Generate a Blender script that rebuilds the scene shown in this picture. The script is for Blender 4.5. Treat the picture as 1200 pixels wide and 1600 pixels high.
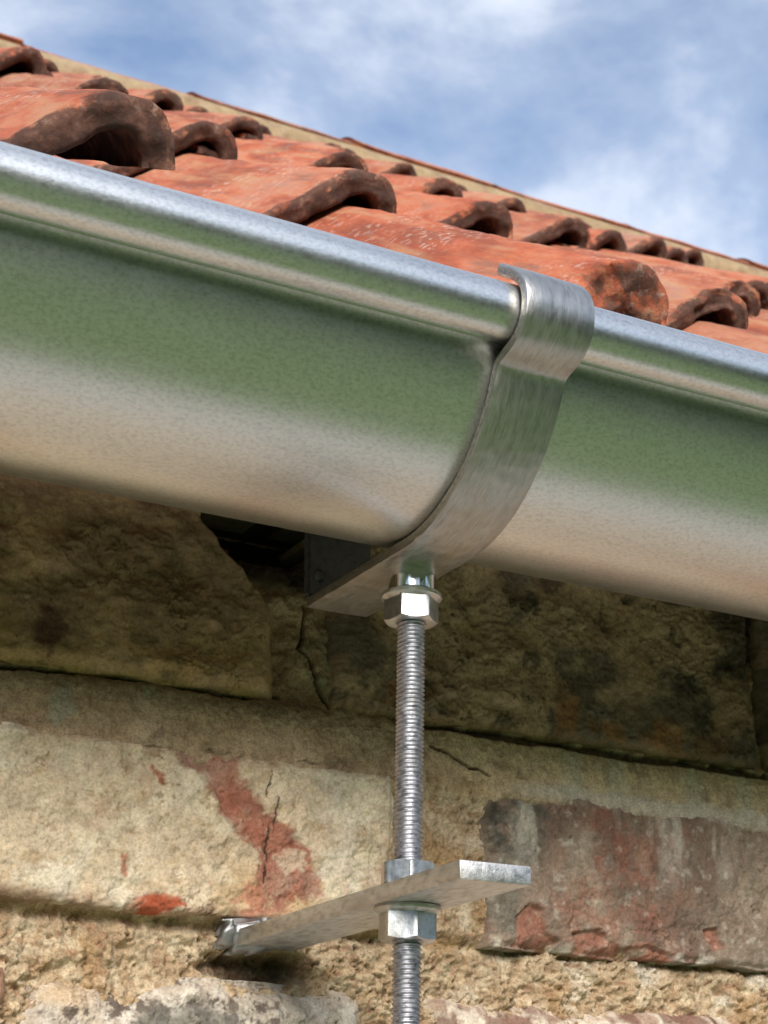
import bpy, bmesh, math, random
import numpy as np
from mathutils import Matrix, Vector

for o in list(bpy.data.objects):
    bpy.data.objects.remove(o, do_unlink=True)
S = bpy.context.scene
COL = S.collection

# ------------------------------------------------------------------ camera
# metres; X along the wall, Y into the wall, Z up; origin where the threaded rod crosses the wall bar
PITCH, YAW = math.radians(21.316), math.radians(29.081)
cam_d = bpy.data.cameras.new('camera')
cam = bpy.data.objects.new('camera', cam_d); COL.objects.link(cam)
cam.location = (-0.3000, -0.5238, -0.1038)
cam.rotation_euler = (math.pi / 2 + PITCH, 0, -YAW)
cam_d.sensor_fit = 'AUTO'; cam_d.sensor_width = 36.0
cam_d.lens = 2860 / 1600 * 36
cam_d.clip_start = 0.01; cam_d.clip_end = 3000
cam_d.dof.use_dof = True
cam_d.dof.focus_distance = 0.635
cam_d.dof.aperture_fstop = 42
S.camera = cam

# ------------------------------------------------------------------ world, sun, exposure
SUN_EL, SUN_AZ = math.radians(29), math.radians(203)      # azimuth clockwise from +Y (the wall side)
W = bpy.data.worlds.new('World'); S.world = W; W.use_nodes = True
nt = W.node_tree; nt.nodes.clear()
def N(t, kind, **kw):
    n = t.nodes.new(kind)
    for k, v in kw.items():
        if k in n.inputs: n.inputs[k].default_value = v
        else: setattr(n, k, v)
    return n
def ramp(t, stops, interp='LINEAR'):
    n = t.nodes.new('ShaderNodeValToRGB'); r = n.color_ramp; r.interpolation = interp
    while len(r.elements) > 1: r.elements.remove(r.elements[-1])
    r.elements[0].position = stops[0][0]; r.elements[0].color = (*stops[0][1], 1)
    for p, c in stops[1:]:
        e = r.elements.new(p); e.color = (*c, 1)
    return n
out = N(nt, 'ShaderNodeOutputWorld'); bg = N(nt, 'ShaderNodeBackground', Strength=0.067)
sky = N(nt, 'ShaderNodeTexSky'); sky.sky_type = 'NISHITA'; sky.sun_disc = False
sky.sun_elevation = SUN_EL; sky.sun_rotation = SUN_AZ; sky.dust_density = 0.5; sky.air_density = 1.0; sky.ozone_density = 2.0
tc = N(nt, 'ShaderNodeTexCoord')
mp = N(nt, 'ShaderNodeMapping'); mp.inputs['Scale'].default_value = (1, 1, 1.6); mp.inputs['Location'].default_value = (0.36, 0.1, 0.0)
cn = N(nt, 'ShaderNodeTexNoise', Scale=5.2, Detail=8.0, Roughness=0.55, Distortion=0.15)
cr = ramp(nt, [(0.36, (0.08,) * 3), (0.47, (0.32,) * 3), (0.55, (0.66,) * 3), (0.64, (0.97,) * 3)])
cm = N(nt, 'ShaderNodeMixRGB'); cm.inputs['Color2'].default_value = (4.9, 5.25, 5.9, 1)
nt.links.new(tc.outputs['Generated'], mp.inputs['Vector']); nt.links.new(mp.outputs[0], cn.inputs['Vector'])
nt.links.new(cn.outputs['Fac'], cr.inputs[0]); nt.links.new(cr.outputs[0], cm.inputs['Fac'])
nt.links.new(sky.outputs[0], cm.inputs['Color1']); nt.links.new(cm.outputs[0], bg.inputs['Color'])
nt.links.new(bg.outputs[0], out.inputs['Surface'])
sun_d = bpy.data.lights.new('sun', 'SUN'); sun_d.energy = 1.7; sun_d.angle = math.radians(36); sun_d.color = (1.0, 0.92, 0.81)
sun = bpy.data.objects.new('sun', sun_d); COL.objects.link(sun)
sd = Vector((math.cos(SUN_EL) * math.sin(SUN_AZ), math.cos(SUN_EL) * math.cos(SUN_AZ), math.sin(SUN_EL)))
sun.rotation_euler = sd.to_track_quat('Z', 'Y').to_euler(); sun.location = (0, -3, 3)
vs = S.view_settings
vs.view_transform = 'Standard'; vs.look = 'None'; vs.exposure = 1.55; vs.gamma = 1.0; vs.use_curve_mapping = False
S.render.engine = 'CYCLES'
S.cycles.max_bounces = 8; S.cycles.use_denoising = True

# ------------------------------------------------------------------ numpy noise
def _hash(ix, iy, iz, seed):
    n = (ix * np.uint32(374761393) + iy * np.uint32(668265263) + iz * np.uint32(2147483647) + np.uint32(seed * 1274126177 % 4294967291))
    n = (n ^ (n >> np.uint32(13))) * np.uint32(1274126177)
    n = n ^ (n >> np.uint32(16)); n = n * np.uint32(2246822519); n = n ^ (n >> np.uint32(15))
    return n.astype(np.float64) / 4294967295.0
def vnoise(p, seed=0):
    p = np.asarray(p, float)
    f = np.floor(p); t = p - f; t = t * t * t * (t * (t * 6 - 15) + 10)
    i = f.astype(np.int64).astype(np.uint32)
    r = 0
    for a in (0, 1):
        for b in (0, 1):
            for c in (0, 1):
                w = (t[..., 0] if a else 1 - t[..., 0]) * (t[..., 1] if b else 1 - t[..., 1]) * (t[..., 2] if c else 1 - t[..., 2])
                r = r + w * _hash(i[..., 0] + np.uint32(a), i[..., 1] + np.uint32(b), i[..., 2] + np.uint32(c), seed)
    return r * 2 - 1
def fbm(p, scale, octv=4, seed=0, gain=0.5):
    p = np.asarray(p, float) * scale; r = 0; a = 1.0; s = 0
    for k in range(octv):
        r = r + a * vnoise(p + 17.3 * k, seed + k); s += a; a *= gain; p = p * 2.03
    return r / s
def sstep(a, b, x):
    t = np.clip((x - a) / (b - a), 0, 1); return t * t * (3 - 2 * t)
def mix(a, b, m):
    return a * (1 - m[..., None]) + np.asarray(b, float) * m[..., None]
def poly_sd(x, z, pts):
    """signed distance to a polygon, negative inside (metres)"""
    d = np.full(x.shape, 1e9); ins = np.zeros(x.shape, bool); n = len(pts)
    for k in range(n):
        ax, az = pts[k]; bx, bz = pts[(k + 1) % n]
        ex, ez = bx - ax, bz - az
        t = np.clip(((x - ax) * ex + (z - az) * ez) / (ex * ex + ez * ez + 1e-18), 0, 1)
        d = np.minimum(d, np.hypot(x - ax - t * ex, z - az - t * ez))
        c = ((az > z) != (bz > z)) & (x < (bx - ax) * (z - az) / (bz - az + 1e-18) + ax)
        ins ^= c
    return np.where(ins, -d, d)
def line_d(x, z, pts):
    d = np.full(x.shape, 1e9)
    for (ax, az), (bx, bz) in zip(pts[:-1], pts[1:]):
        ex, ez = bx - ax, bz - az
        t = np.clip(((x - ax) * ex + (z - az) * ez) / (ex * ex + ez * ez), 0, 1)
        d = np.minimum(d, np.hypot(x - ax - t * ex, z - az - t * ez))
    return d

# ------------------------------------------------------------------ object helpers
def mesh_np(name, verts, quads, mat=None, col=None, uv=None, smooth=True, extra=None, tris=None):
    me = bpy.data.meshes.new(name)
    verts = np.asarray(verts, np.float32).reshape(-1, 3)
    quads = np.asarray(quads, np.int32).reshape(-1, 4)
    nl = quads.size; ntri = 0
    loops = quads.ravel()
    starts = np.arange(len(quads), dtype=np.int32) * 4
    tot = np.full(len(quads), 4, np.int32)
    if tris is not None and len(tris):
        tris = np.asarray(tris, np.int32).reshape(-1, 3)
        starts = np.concatenate([starts, nl + np.arange(len(tris), dtype=np.int32) * 3]); loops = np.concatenate([loops, tris.ravel()])
        tot = np.concatenate([tot, np.full(len(tris), 3, np.int32)])
    me.vertices.add(len(verts)); me.vertices.foreach_set('co', verts.ravel())
    me.loops.add(len(loops)); me.loops.foreach_set('vertex_index', loops)
    me.polygons.add(len(starts)); me.polygons.foreach_set('loop_start', starts); me.polygons.foreach_set('loop_total', tot)
    me.polygons.foreach_set('use_smooth', np.full(len(starts), smooth))
    if col is not None:
        c = np.ones((len(verts), 4), np.float32); c[:, :3] = np.asarray(col).reshape(-1, 3)
        a = me.attributes.new('tint', 'FLOAT_COLOR', 'POINT'); a.data.foreach_set('color', c.ravel())
    if extra is not None:
        for k, v in extra.items():
            a = me.attributes.new(k, 'FLOAT', 'POINT'); a.data.foreach_set('value', np.asarray(v, np.float32).ravel())
    if uv is not None:
        u = me.uv_layers.new(name='uv'); u.data.foreach_set('uv', np.asarray(uv, np.float32)[loops].ravel())
    if mat: me.materials.append(mat)
    me.update(calc_edges=True); me.validate()
    return me
def obj(name, me, parent=None, loc=None):
    o = bpy.data.objects.new(name, me); COL.objects.link(o)
    if parent: o.parent = parent
    if loc is not None: o.location = loc
    return o
def thing(name, label, cat, loc=(0, 0, 0), group=None):
    o = bpy.data.objects.new(name, None); COL.objects.link(o); o.location = loc
    o['label'] = label; o['category'] = cat; o.empty_display_size = 0.05
    if group: o['group'] = group
    return o
def grid_quads(nu, nv, off=0, flip=False):
    i = np.arange(nu - 1)[:, None] * nv + np.arange(nv - 1)[None, :]
    q = np.stack([i, i + nv, i + nv + 1, i + 1], -1).reshape(-1, 4) + off
    return q[:, ::-1] if flip else q
def bm_mesh(name, bm, mat, smooth=False, angle=None):
    bmesh.ops.recalc_face_normals(bm, faces=bm.faces)
    me = bpy.data.meshes.new(name); bm.to_mesh(me); bm.free(); me.materials.append(mat)
    if smooth:
        for p in me.polygons: p.use_smooth = True
        if angle: me.set_sharp_from_angle(angle=angle)
    return me

# ------------------------------------------------------------------ materials
def new_mat(name):
    m = bpy.data.materials.new(name); m.use_nodes = True
    t = m.node_tree; b = t.nodes['Principled BSDF']; return m, t, b
def L(t, a, b): t.links.new(a, b)
def masonry_mat(name, rough=0.92, fine=900, bump=0.5, dist=0.0006, speck=0.35):
    m, t, b = new_mat(name)
    at = N(t, 'ShaderNodeAttribute'); at.attribute_name = 'tint'
    tcn = N(t, 'ShaderNodeTexCoord')
    n1 = N(t, 'ShaderNodeTexNoise', Scale=fine, Detail=5.0, Roughness=0.65)
    n2 = N(t, 'ShaderNodeTexNoise', Scale=fine / 6, Detail=6.0, Roughness=0.6)
    L(t, tcn.outputs['Object'], n1.inputs['Vector']); L(t, tcn.outputs['Object'], n2.inputs['Vector'])
    r1 = ramp(t, [(0.30, (1 - speck * 0.95, 1 - speck * 1.05, 1 - speck * 1.15)), (0.5, (1.0,) * 3), (0.72, (1 + speck * 0.6,) * 3)])
    r2 = ramp(t, [(0.28, (0.72, 0.70, 0.68)), (0.5, (1.0,) * 3), (0.72, (1.14, 1.13, 1.1))])
    L(t, n1.outputs['Fac'], r1.inputs[0]); L(t, n2.outputs['Fac'], r2.inputs[0])
    m1 = N(t, 'ShaderNodeMixRGB', blend_type='MULTIPLY'); m1.inputs['Fac'].default_value = 1
    m2 = N(t, 'ShaderNodeMixRGB', blend_type='MULTIPLY'); m2.inputs['Fac'].default_value = 1
    L(t, at.outputs['Color'], m1.inputs['Color1']); L(t, r1.outputs[0], m1.inputs['Color2'])
    L(t, m1.outputs[0], m2.inputs['Color1']); L(t, r2.outputs[0], m2.inputs['Color2'])
    L(t, m2.outputs[0], b.inputs['Base Color'])
    bp = N(t, 'ShaderNodeBump', Strength=bump, Distance=dist)
    mh = N(t, 'ShaderNodeMath', operation='ADD'); L(t, n1.outputs['Fac'], mh.inputs[0]); L(t, n2.outputs['Fac'], mh.inputs[1])
    L(t, mh.outputs[0], bp.inputs['Height']); L(t, bp.outputs[0], b.inputs['Normal'])
    b.inputs['Roughness'].default_value = rough; b.inputs['Specular IOR Level'].default_value = 0.25
    return m
M_BRICK = masonry_mat('old_brick', speck=0.32)
M_MORTAR = masonry_mat('lime_mortar', fine=1100, bump=0.8, dist=0.0009, speck=0.45)

def metal_mat(name, base, r0, r1, spangle=260, stretch=(1, 1, 1), bump=0.1, dist=0.0002, tintvar=0.25, stain=None, coord='Object', bs=1800, metallic=1.0):
    m, t, b = new_mat(name)
    tcn = N(t, 'ShaderNodeTexCoord'); mpn = N(t, 'ShaderNodeMapping'); mpn.inputs['Scale'].default_value = stretch
    L(t, tcn.outputs[coord], mpn.inputs['Vector'])
    n1 = N(t, 'ShaderNodeTexNoise', Scale=spangle, Detail=4.0, Roughness=0.6)
    n2 = N(t, 'ShaderNodeTexNoise', Scale=bs, Detail=3.0, Roughness=0.6)
    n3 = N(t, 'ShaderNodeTexNoise', Scale=spangle / 9, Detail=4.0, Roughness=0.55)
    for n in (n1, n2, n3): L(t, mpn.outputs[0], n.inputs['Vector'])
    b.inputs['Metallic'].default_value = metallic
    d = tuple(c * (1 - tintvar) for c in base); h = tuple(min(1, c * (1 + tintvar * .5)) for c in base)
    rc = ramp(t, [(0.3, d), (0.52, base), (0.75, h)]); L(t, n1.outputs['Fac'], rc.inputs[0])
    src = rc.outputs[0]
    if stain:
        rs = ramp(t, [(0.54, (0, 0, 0)), (0.70, (0.85,) * 3)]); L(t, n3.outputs['Fac'], rs.inputs[0])
        mx = N(t, 'ShaderNodeMixRGB'); mx.inputs['Color2'].default_value = (*stain, 1)
        L(t, rs.outputs[0], mx.inputs['Fac']); L(t, src, mx.inputs['Color1']); src = mx.outputs[0]
    L(t, src, b.inputs['Base Color'])
    rr = N(t, 'ShaderNodeMapRange'); rr.inputs['From Min'].default_value = 0.3; rr.inputs['From Max'].default_value = 0.7
    rr.inputs['To Min'].default_value = r0; rr.inputs['To Max'].default_value = r1
    ma = N(t, 'ShaderNodeMath', operation='ADD'); mb = N(t, 'ShaderNodeMath', operation='MULTIPLY'); mb.inputs[1].default_value = 0.5
    L(t, n1.outputs['Fac'], ma.inputs[0]); L(t, n3.outputs['Fac'], ma.inputs[1]); L(t, ma.outputs[0], mb.inputs[0]); L(t, mb.outputs[0], rr.inputs['Value'])
    if coord == 'UV':
        sm = N(t, 'ShaderNodeMapping'); sm.inputs['Scale'].default_value = (0.05, 1, 1); L(t, tcn.outputs[coord], sm.inputs['Vector'])
        sn = N(t, 'ShaderNodeTexNoise', Scale=2200, Detail=4.0, Roughness=0.6); L(t, sm.outputs[0], sn.inputs['Vector'])
        sr = ramp(t, [(0.35, (0.84,) * 3), (0.5, (1,) * 3), (0.70, (1.08,) * 3)]); L(t, sn.outputs['Fac'], sr.inputs[0])
        sx = N(t, 'ShaderNodeMixRGB', blend_type='MULTIPLY'); sx.inputs['Fac'].default_value = 1
        L(t, src, sx.inputs['Color1']); L(t, sr.outputs[0], sx.inputs['Color2']); L(t, sx.outputs[0], b.inputs['Base Color'])
    L(t, rr.outputs[0], b.inputs['Roughness'])
    bp = N(t, 'ShaderNodeBump', Strength=bump, Distance=dist)
    mh = N(t, 'ShaderNodeMath', operation='ADD'); L(t, n1.outputs['Fac'], mh.inputs[0]); L(t, n2.outputs['Fac'], mh.inputs[1])
    L(t, mh.outputs[0], bp.inputs['Height']); L(t, bp.outputs[0], b.inputs['Normal'])
    return m
M_GUTTER = metal_mat('galvanised_sheet', (0.74, 0.745, 0.73), 0.285, 0.35, spangle=900, stretch=(0.7, 1, 1), bump=0.20, dist=0.00016, tintvar=0.20, bs=2000)
M_STRAP = metal_mat('galvanised_flat_bar', (0.46, 0.46, 0.445), 0.32, 0.46, spangle=420, stretch=(0.45, 1, 1), bump=0.35, dist=0.0002, tintvar=0.22, stain=(0.40, 0.36, 0.28), coord='UV', bs=900)
M_EDGE = metal_mat('sawn_zinc_edge', (0.40, 0.385, 0.35), 0.42, 0.6, spangle=700, bump=0.6, dist=0.0003, tintvar=0.4)
M_BAR = metal_mat('dull_galvanised_bar', (0.66, 0.655, 0.64), 0.38, 0.58, spangle=420, stretch=(1, 0.4, 1), bump=0.5, dist=0.0003, tintvar=0.34, stain=(0.46, 0.43, 0.39))
M_NUT = metal_mat('zinc_plated_nut', (0.64, 0.65, 0.65), 0.30, 0.46, spangle=420, bump=0.4, dist=0.00015, tintvar=0.30, stain=(0.46, 0.43, 0.36))
M_ROD = metal_mat('zinc_threaded_rod', (0.47, 0.475, 0.52), 0.36, 0.55, spangle=500, bump=0.5, dist=0.0002, tintvar=0.55, stain=(0.30, 0.29, 0.29))
M_BRIGHT = metal_mat('bright_zinc_collar', (0.86, 0.87, 0.87), 0.10, 0.18, spangle=400, bump=0.1, dist=0.0001, tintvar=0.1)
M_DULL_SHADE = metal_mat('shaded_dull_plate', (0.17, 0.175, 0.18), 0.5, 0.65, spangle=300, bump=0.4, dist=0.0003, tintvar=0.3)  # dull zinc, base darkened to paint in the shade behind the gutter
M_LEAD = metal_mat('crumpled_lead', (0.44, 0.44, 0.46), 0.42, 0.6, spangle=220, bump=0.3, dist=0.0004, tintvar=0.25)

def tile_mat():
    m, t, b = new_mat('weathered_terracotta')
    tcn = N(t, 'ShaderNodeTexCoord'); oi = N(t, 'ShaderNodeObjectInfo')
    sc = N(t, 'ShaderNodeVectorMath', operation='SCALE'); sc.inputs['Scale'].default_value = 7.0
    cb = N(t, 'ShaderNodeCombineXYZ'); L(t, oi.outputs['Random'], cb.inputs[0]); L(t, oi.outputs['Random'], cb.inputs[1]); L(t, cb.outputs[0], sc.inputs[0])
    ad = N(t, 'ShaderNodeVectorMath', operation='ADD'); L(t, tcn.outputs['Object'], ad.inputs[0]); L(t, sc.outputs[0], ad.inputs[1])
    st = N(t, 'ShaderNodeMapping'); st.inputs['Scale'].default_value = (1, 0.3, 1); L(t, ad.outputs[0], st.inputs['Vector'])
    nb = N(t, 'ShaderNodeTexNoise', Scale=30, Detail=10.0, Roughness=0.72); L(t, st.outputs[0], nb.inputs['Vector'])
    base = ramp(t, [(0.30, (0.16, 0.075, 0.055)), (0.41, (0.27, 0.078, 0.043)), (0.50, (0.38, 0.118, 0.062)), (0.57, (0.43, 0.175, 0.100)), (0.65, (0.36, 0.18, 0.130)), (0.76, (0.30, 0.20, 0.16))])
    L(t, nb.outputs['Fac'], base.inputs[0])
    ob = ramp(t, [(0.0, (0.74, 0.78, 0.84)), (0.25, (1.08, 0.90, 0.80)), (0.5, (0.95, 1.05, 1.12)), (0.75, (1.12, 1.0, 0.88)), (1.0, (0.92, 1.08, 1.2))]); L(t, oi.outputs['Random'], ob.inputs[0])
    mo = N(t, 'ShaderNodeMixRGB', blend_type='MULTIPLY'); mo.inputs['Fac'].default_value = 1
    L(t, base.outputs[0], mo.inputs['Color1']); L(t, ob.outputs[0], mo.inputs['Color2'])
    s2 = N(t, 'ShaderNodeMapping'); s2.inputs['Scale'].default_value = (1, 0.14, 1); L(t, ad.outputs[0], s2.inputs['Vector'])
    n9 = N(t, 'ShaderNodeTexNoise', Scale=95, Detail=6.0, Roughness=0.6); L(t, s2.outputs[0], n9.inputs['Vector'])
    r9 = ramp(t, [(0.50, (0, 0, 0)), (0.66, (0.6,) * 3)]); L(t, n9.outputs['Fac'], r9.inputs[0])
    m9 = N(t, 'ShaderNodeMixRGB'); m9.inputs['Color2'].default_value = (0.40, 0.235, 0.13, 1); L(t, r9.outputs[0], m9.inputs['Fac']); L(t, mo.outputs[0], m9.inputs['Color1'])
    r10 = ramp(t, [(0.34, (0.55,) * 3), (0.45, (0, 0, 0))]); L(t, n9.outputs['Fac'], r10.inputs[0])
    m10 = N(t, 'ShaderNodeMixRGB'); m10.inputs['Color2'].default_value = (0.15, 0.075, 0.055, 1); L(t, r10.outputs[0], m10.inputs['Fac']); L(t, m9.outputs[0], m10.inputs['Color1']); mo = m10
    # pale lichen specks and dark soot blotches
    nl = N(t, 'ShaderNodeTexNoise', Scale=260, Detail=3.0, Roughness=0.6); L(t, ad.outputs[0], nl.inputs['Vector'])
    nl2 = N(t, 'ShaderNodeTexNoise', Scale=22, Detail=3.0, Roughness=0.5); L(t, ad.outputs[0], nl2.inputs['Vector'])
    sp = N(t, 'ShaderNodeMath', operation='MULTIPLY'); 
    rl = ramp(t, [(0.55, (0, 0, 0)), (0.62, (1, 1, 1))]); L(t, nl.outputs['Fac'], rl.inputs[0])
    rl2 = ramp(t, [(0.44, (0, 0, 0)), (0.62, (0.55,) * 3)]); L(t, nl2.outputs['Fac'], rl2.inputs[0])
    L(t, rl.outputs[0], sp.inputs[0]); L(t, rl2.outputs[0], sp.inputs[1])
    ml = N(t, 'ShaderNodeMixRGB'); ml.inputs['Color2'].default_value = (0.52, 0.40, 0.33, 1)
    L(t, sp.outputs[0], ml.inputs['Fac']); L(t, mo.outputs[0], ml.inputs['Color1'])
    # weathered broken ends
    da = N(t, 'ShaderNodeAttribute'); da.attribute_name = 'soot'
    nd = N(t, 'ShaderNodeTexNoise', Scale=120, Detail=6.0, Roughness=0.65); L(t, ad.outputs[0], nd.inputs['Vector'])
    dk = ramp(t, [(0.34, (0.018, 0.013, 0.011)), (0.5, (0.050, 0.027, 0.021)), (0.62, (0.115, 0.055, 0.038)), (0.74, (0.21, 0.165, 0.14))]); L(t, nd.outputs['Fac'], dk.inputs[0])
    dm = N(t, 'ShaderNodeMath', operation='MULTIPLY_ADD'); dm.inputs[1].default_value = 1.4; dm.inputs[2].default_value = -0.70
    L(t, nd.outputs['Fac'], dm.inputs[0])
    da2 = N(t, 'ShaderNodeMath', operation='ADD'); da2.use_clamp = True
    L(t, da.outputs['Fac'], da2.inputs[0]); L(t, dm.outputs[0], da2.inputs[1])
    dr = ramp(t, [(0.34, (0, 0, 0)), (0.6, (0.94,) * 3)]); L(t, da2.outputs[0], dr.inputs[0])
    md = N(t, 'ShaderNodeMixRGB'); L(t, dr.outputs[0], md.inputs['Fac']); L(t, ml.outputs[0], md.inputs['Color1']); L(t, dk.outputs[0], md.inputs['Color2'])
    L(t, md.outputs[0], b.inputs['Base Color'])
    b.inputs['Roughness'].default_value = 0.85; b.inputs['Specular IOR Level'].default_value = 0.3
    bp = N(t, 'ShaderNodeBump', Strength=0.85, Distance=0.0014)
    L(t, nd.outputs['Fac'], bp.inputs['Height'])
    bp2 = N(t, 'ShaderNodeBump', Strength=0.35, Distance=0.0005); L(t, nl.outputs['Fac'], bp2.inputs['Height']); L(t, bp.outputs[0], bp2.inputs['Normal'])
    L(t, bp2.outputs[0], b.inputs['Normal'])
    return m
M_TILE = tile_mat()
def flat_noise_mat(name, c0, c1, scale, rough=0.9, bump=0.3, dist=0.01):
    m, t, b = new_mat(name)
    tcn = N(t, 'ShaderNodeTexCoord'); n = N(t, 'ShaderNodeTexNoise', Scale=scale, Detail=6.0, Roughness=0.65); L(t, tcn.outputs['Object'], n.inputs['Vector'])
    r = ramp(t, [(0.3, c0), (0.7, c1)]); L(t, n.outputs['Fac'], r.inputs[0]); L(t, r.outputs[0], b.inputs['Base Color'])
    bp = N(t, 'ShaderNodeBump', Strength=bump, Distance=dist); L(t, n.outputs['Fac'], bp.inputs['Height']); L(t, bp.outputs[0], b.inputs['Normal'])
    b.inputs['Roughness'].default_value = rough; b.inputs['Specular IOR Level'].default_value = 0.2
    return m
M_LAWN = flat_noise_mat('lawn_grass', (0.090, 0.148, 0.052), (0.165, 0.228, 0.10), 6)
M_PATH = flat_noise_mat('beige_gravel', (0.41, 0.405, 0.39), (0.55, 0.545, 0.53), 40)
M_WOOD = flat_noise_mat('trees_leaves', (0.020, 0.045, 0.012), (0.07, 0.12, 0.035), 3)
M_DECK = flat_noise_mat('tarred_boards', (0.030, 0.026, 0.024), (0.06, 0.05, 0.045), 20)
M_BED = masonry_mat('ridge_mortar', fine=260, bump=0.5, dist=0.002, speck=0.25)

# ------------------------------------------------------------------ ground and far trees (the gutter mirrors them)
GZ = -2.05
def sheet(name, x0, x1, y0, y1, z, mat, nx=2, ny=2):
    xs = np.linspace(x0, x1, nx); ys = np.linspace(y0, y1, ny); X, Y = np.meshgrid(xs, ys, indexing='ij')
    o = obj(name, mesh_np(name, np.stack([X, Y, X * 0 + z], -1), grid_quads(nx, ny), mat)); o['kind'] = 'structure'; return o
sheet('ground', -900, 900, -900, 900, GZ, M_LAWN)
sheet('path', -12, 14, -0.75, 0.12, GZ + 0.004, M_PATH)
def tree_line():
    a = np.linspace(math.radians(150), math.radians(390), 220); h = np.linspace(0, 1, 26)
    A, H = np.meshgrid(a, h, indexing='ij')
    p = np.stack([np.cos(A) * 6, np.sin(A) * 6, H * 3], -1)
    top = 4.9 + 1.3 * fbm(np.stack([A * 4, A * 0, A * 0], -1), 1, 3, 5)
    bulge = fbm(p, 0.9, 4, 9) * 1.6 + np.sin(H * math.pi) * 1.2
    R = 13 - bulge
    V = np.stack([np.cos(A) * R, np.sin(A) * R + 0.0, GZ + H * (top + fbm(p, 2, 3, 3) * 0.5)], -1)
    o = obj('tree_line', mesh_np('tree_line', V, grid_quads(220, 26), M_WOOD)); o['kind'] = 'stuff'
tree_line()

# ------------------------------------------------------------------ brick wall
FY = 0.105                                     # plane of the brick faces
wall = thing('brick_wall', 'old lime mortared brick wall below the steel gutter', 'wall', (0.07, FY, GZ))
wall['kind'] = 'thing'
def wpart(name, me): 
    o = obj(name, me, wall); o.matrix_parent_inverse = Matrix.Translation(-wall.location); return o

def brick_mesh(name, outline, res, proud, rnd, amp, colour, seed, depth=0.05, chips=None):
    """outline: x0,x1 and z0,z1 as functions giving the uneven edges; a pillowed block whose front is relief"""
    x0, x1, z0, z1 = outline
    nu = int((x1 - x0) / res) + 2; nv = int((z1 - z0) / res) + 2
    u = np.linspace(0, 1, nu); v = np.linspace(0, 1, nv); U, Vv = np.meshgrid(u, v, indexing='ij')
    X = x0 + (x1 - x0) * U; Z = z0 + (z1 - z0) * Vv
    one = np.zeros_like(X)
    wob = lambda s, sd_, c: fbm(np.stack([c, one + sd_, one], -1), s, 4, seed + sd_) 
    # uneven outline
    X = X + (wob(60, 1, Z) * 0.0022) * (1 - U) + (wob(60, 2, Z) * 0.0022) * U
    Z = Z + (wob(45, 3, X) * 0.0017 + wob(14, 7, X) * 0.0020) * (1 - Vv) + (wob(45, 4, X) * 0.0014 + wob(14, 8, X) * 0.0016) * Vv
    d = np.minimum(np.minimum(X - x0, x1 - X), np.minimum(Z - z0, z1 - Z)); d = np.maximum(d, 0)
    P = np.stack([X, Z, one + seed * 0.37], -1)
    rr = rnd * (1 + 0.7 * fbm(P, 40, 3, seed + 20))
    edge = np.clip(1 - d / np.maximum(rr, 1e-4), 0, 1)
    Y = FY - proud + edge ** 2 * rr * 0.9
    Y = Y - amp * fbm(P, 38, 5, seed + 30) - amp * 0.45 * fbm(P, 240, 3, seed + 31)
    pit = sstep(0.30, 0.62, fbm(P, 520, 4, seed + 33, .62)) * sstep(-.15, .35, fbm(P, 50, 2, seed + 34)); Y = Y + pit * 0.0009
    Y = Y - amp * .35 * fbm(P, 620, 2, seed + 35)
    tq = fbm(P * [1, 1.35, 1], 55, 6, seed + 40, .6) * 7; fl_ = np.floor(tq); stair = fl_ + sstep(.86, 1.0, tq - fl_); flake = sstep(-.2, .25, fbm(P, 30, 3, seed + 44))
    Y = Y - (.00030 + .00055 * flake) * stair
    if chips is not None: Y = chips(X, Z, Y)
    C = colour(X, Z, P, edge, pit)
    C = C * (1 + .055 * (((fl_ * 7.31 + seed) % 1.7) - .85) + .12 * fbm(P, 480, 4, seed + 41, .65))[..., None]
    lip = sstep(.74, .86, tq - fl_) * (1 - sstep(.93, 1.0, tq - fl_)) * flake * sstep(.0, .3, fbm(P, 75, 4, seed + 45))
    C = mix(C, C * np.array([.42, .36, .30]), lip * .8)
    grit = sstep(.34, .5, fbm(P, 420, 3, seed + 46, .6)) * sstep(-.1, .4, fbm(P, 45, 3, seed + 47))
    C = mix(C, C * np.array([.45, .38, .32]), grit * .75)
    C = np.clip(C, .004, .92)
    V = np.stack([X, Y, Z], -1)
    # skirt behind the front face
    idx = np.arange(nu * nv).reshape(nu, nv)
    ringi = np.concatenate([idx[:-1, 0], idx[-1, :-1], idx[:0:-1, -1], idx[0, :0:-1]])
    Vf = V.reshape(-1, 3); Cf = C.reshape(-1, 3)
    back = Vf[ringi].copy(); back[:, 1] = FY + depth
    Va = np.concatenate([Vf, back]); Ca = np.concatenate([Cf, Cf[ringi]])
    n = len(ringi); b0 = nu * nv; k = np.arange(n); kn = (k + 1) % n
    sk = np.stack([ringi[kn], ringi[k], b0 + k, b0 + kn], -1)
    me = mesh_np(name, Va, np.concatenate([grid_quads(nu, nv), sk]), M_BRICK, Ca)
    return me

def PT(*a): return [(p[0] / 1000, p[1] / 1000) for p in a]

OLIVE_D = np.array([0.33, 0.215, 0.135]); OLIVE = np.array([0.56, 0.375, 0.220]); OCHRE = np.array([0.56, 0.37, 0.175]); SOOT = np.array([0.020, 0.017, 0.014])
CREAM = np.array([0.68, 0.555, 0.40]); CREAM_L = np.array([0.78, 0.69, 0.54]); RED = np.array([0.38, 0.125, 0.082]); RED_D = np.array([0.26, 0.090, 0.065]); TAN = np.array([0.45, 0.33, 0.19]); WHITE = np.array([0.70, 0.66, 0.57])

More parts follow.
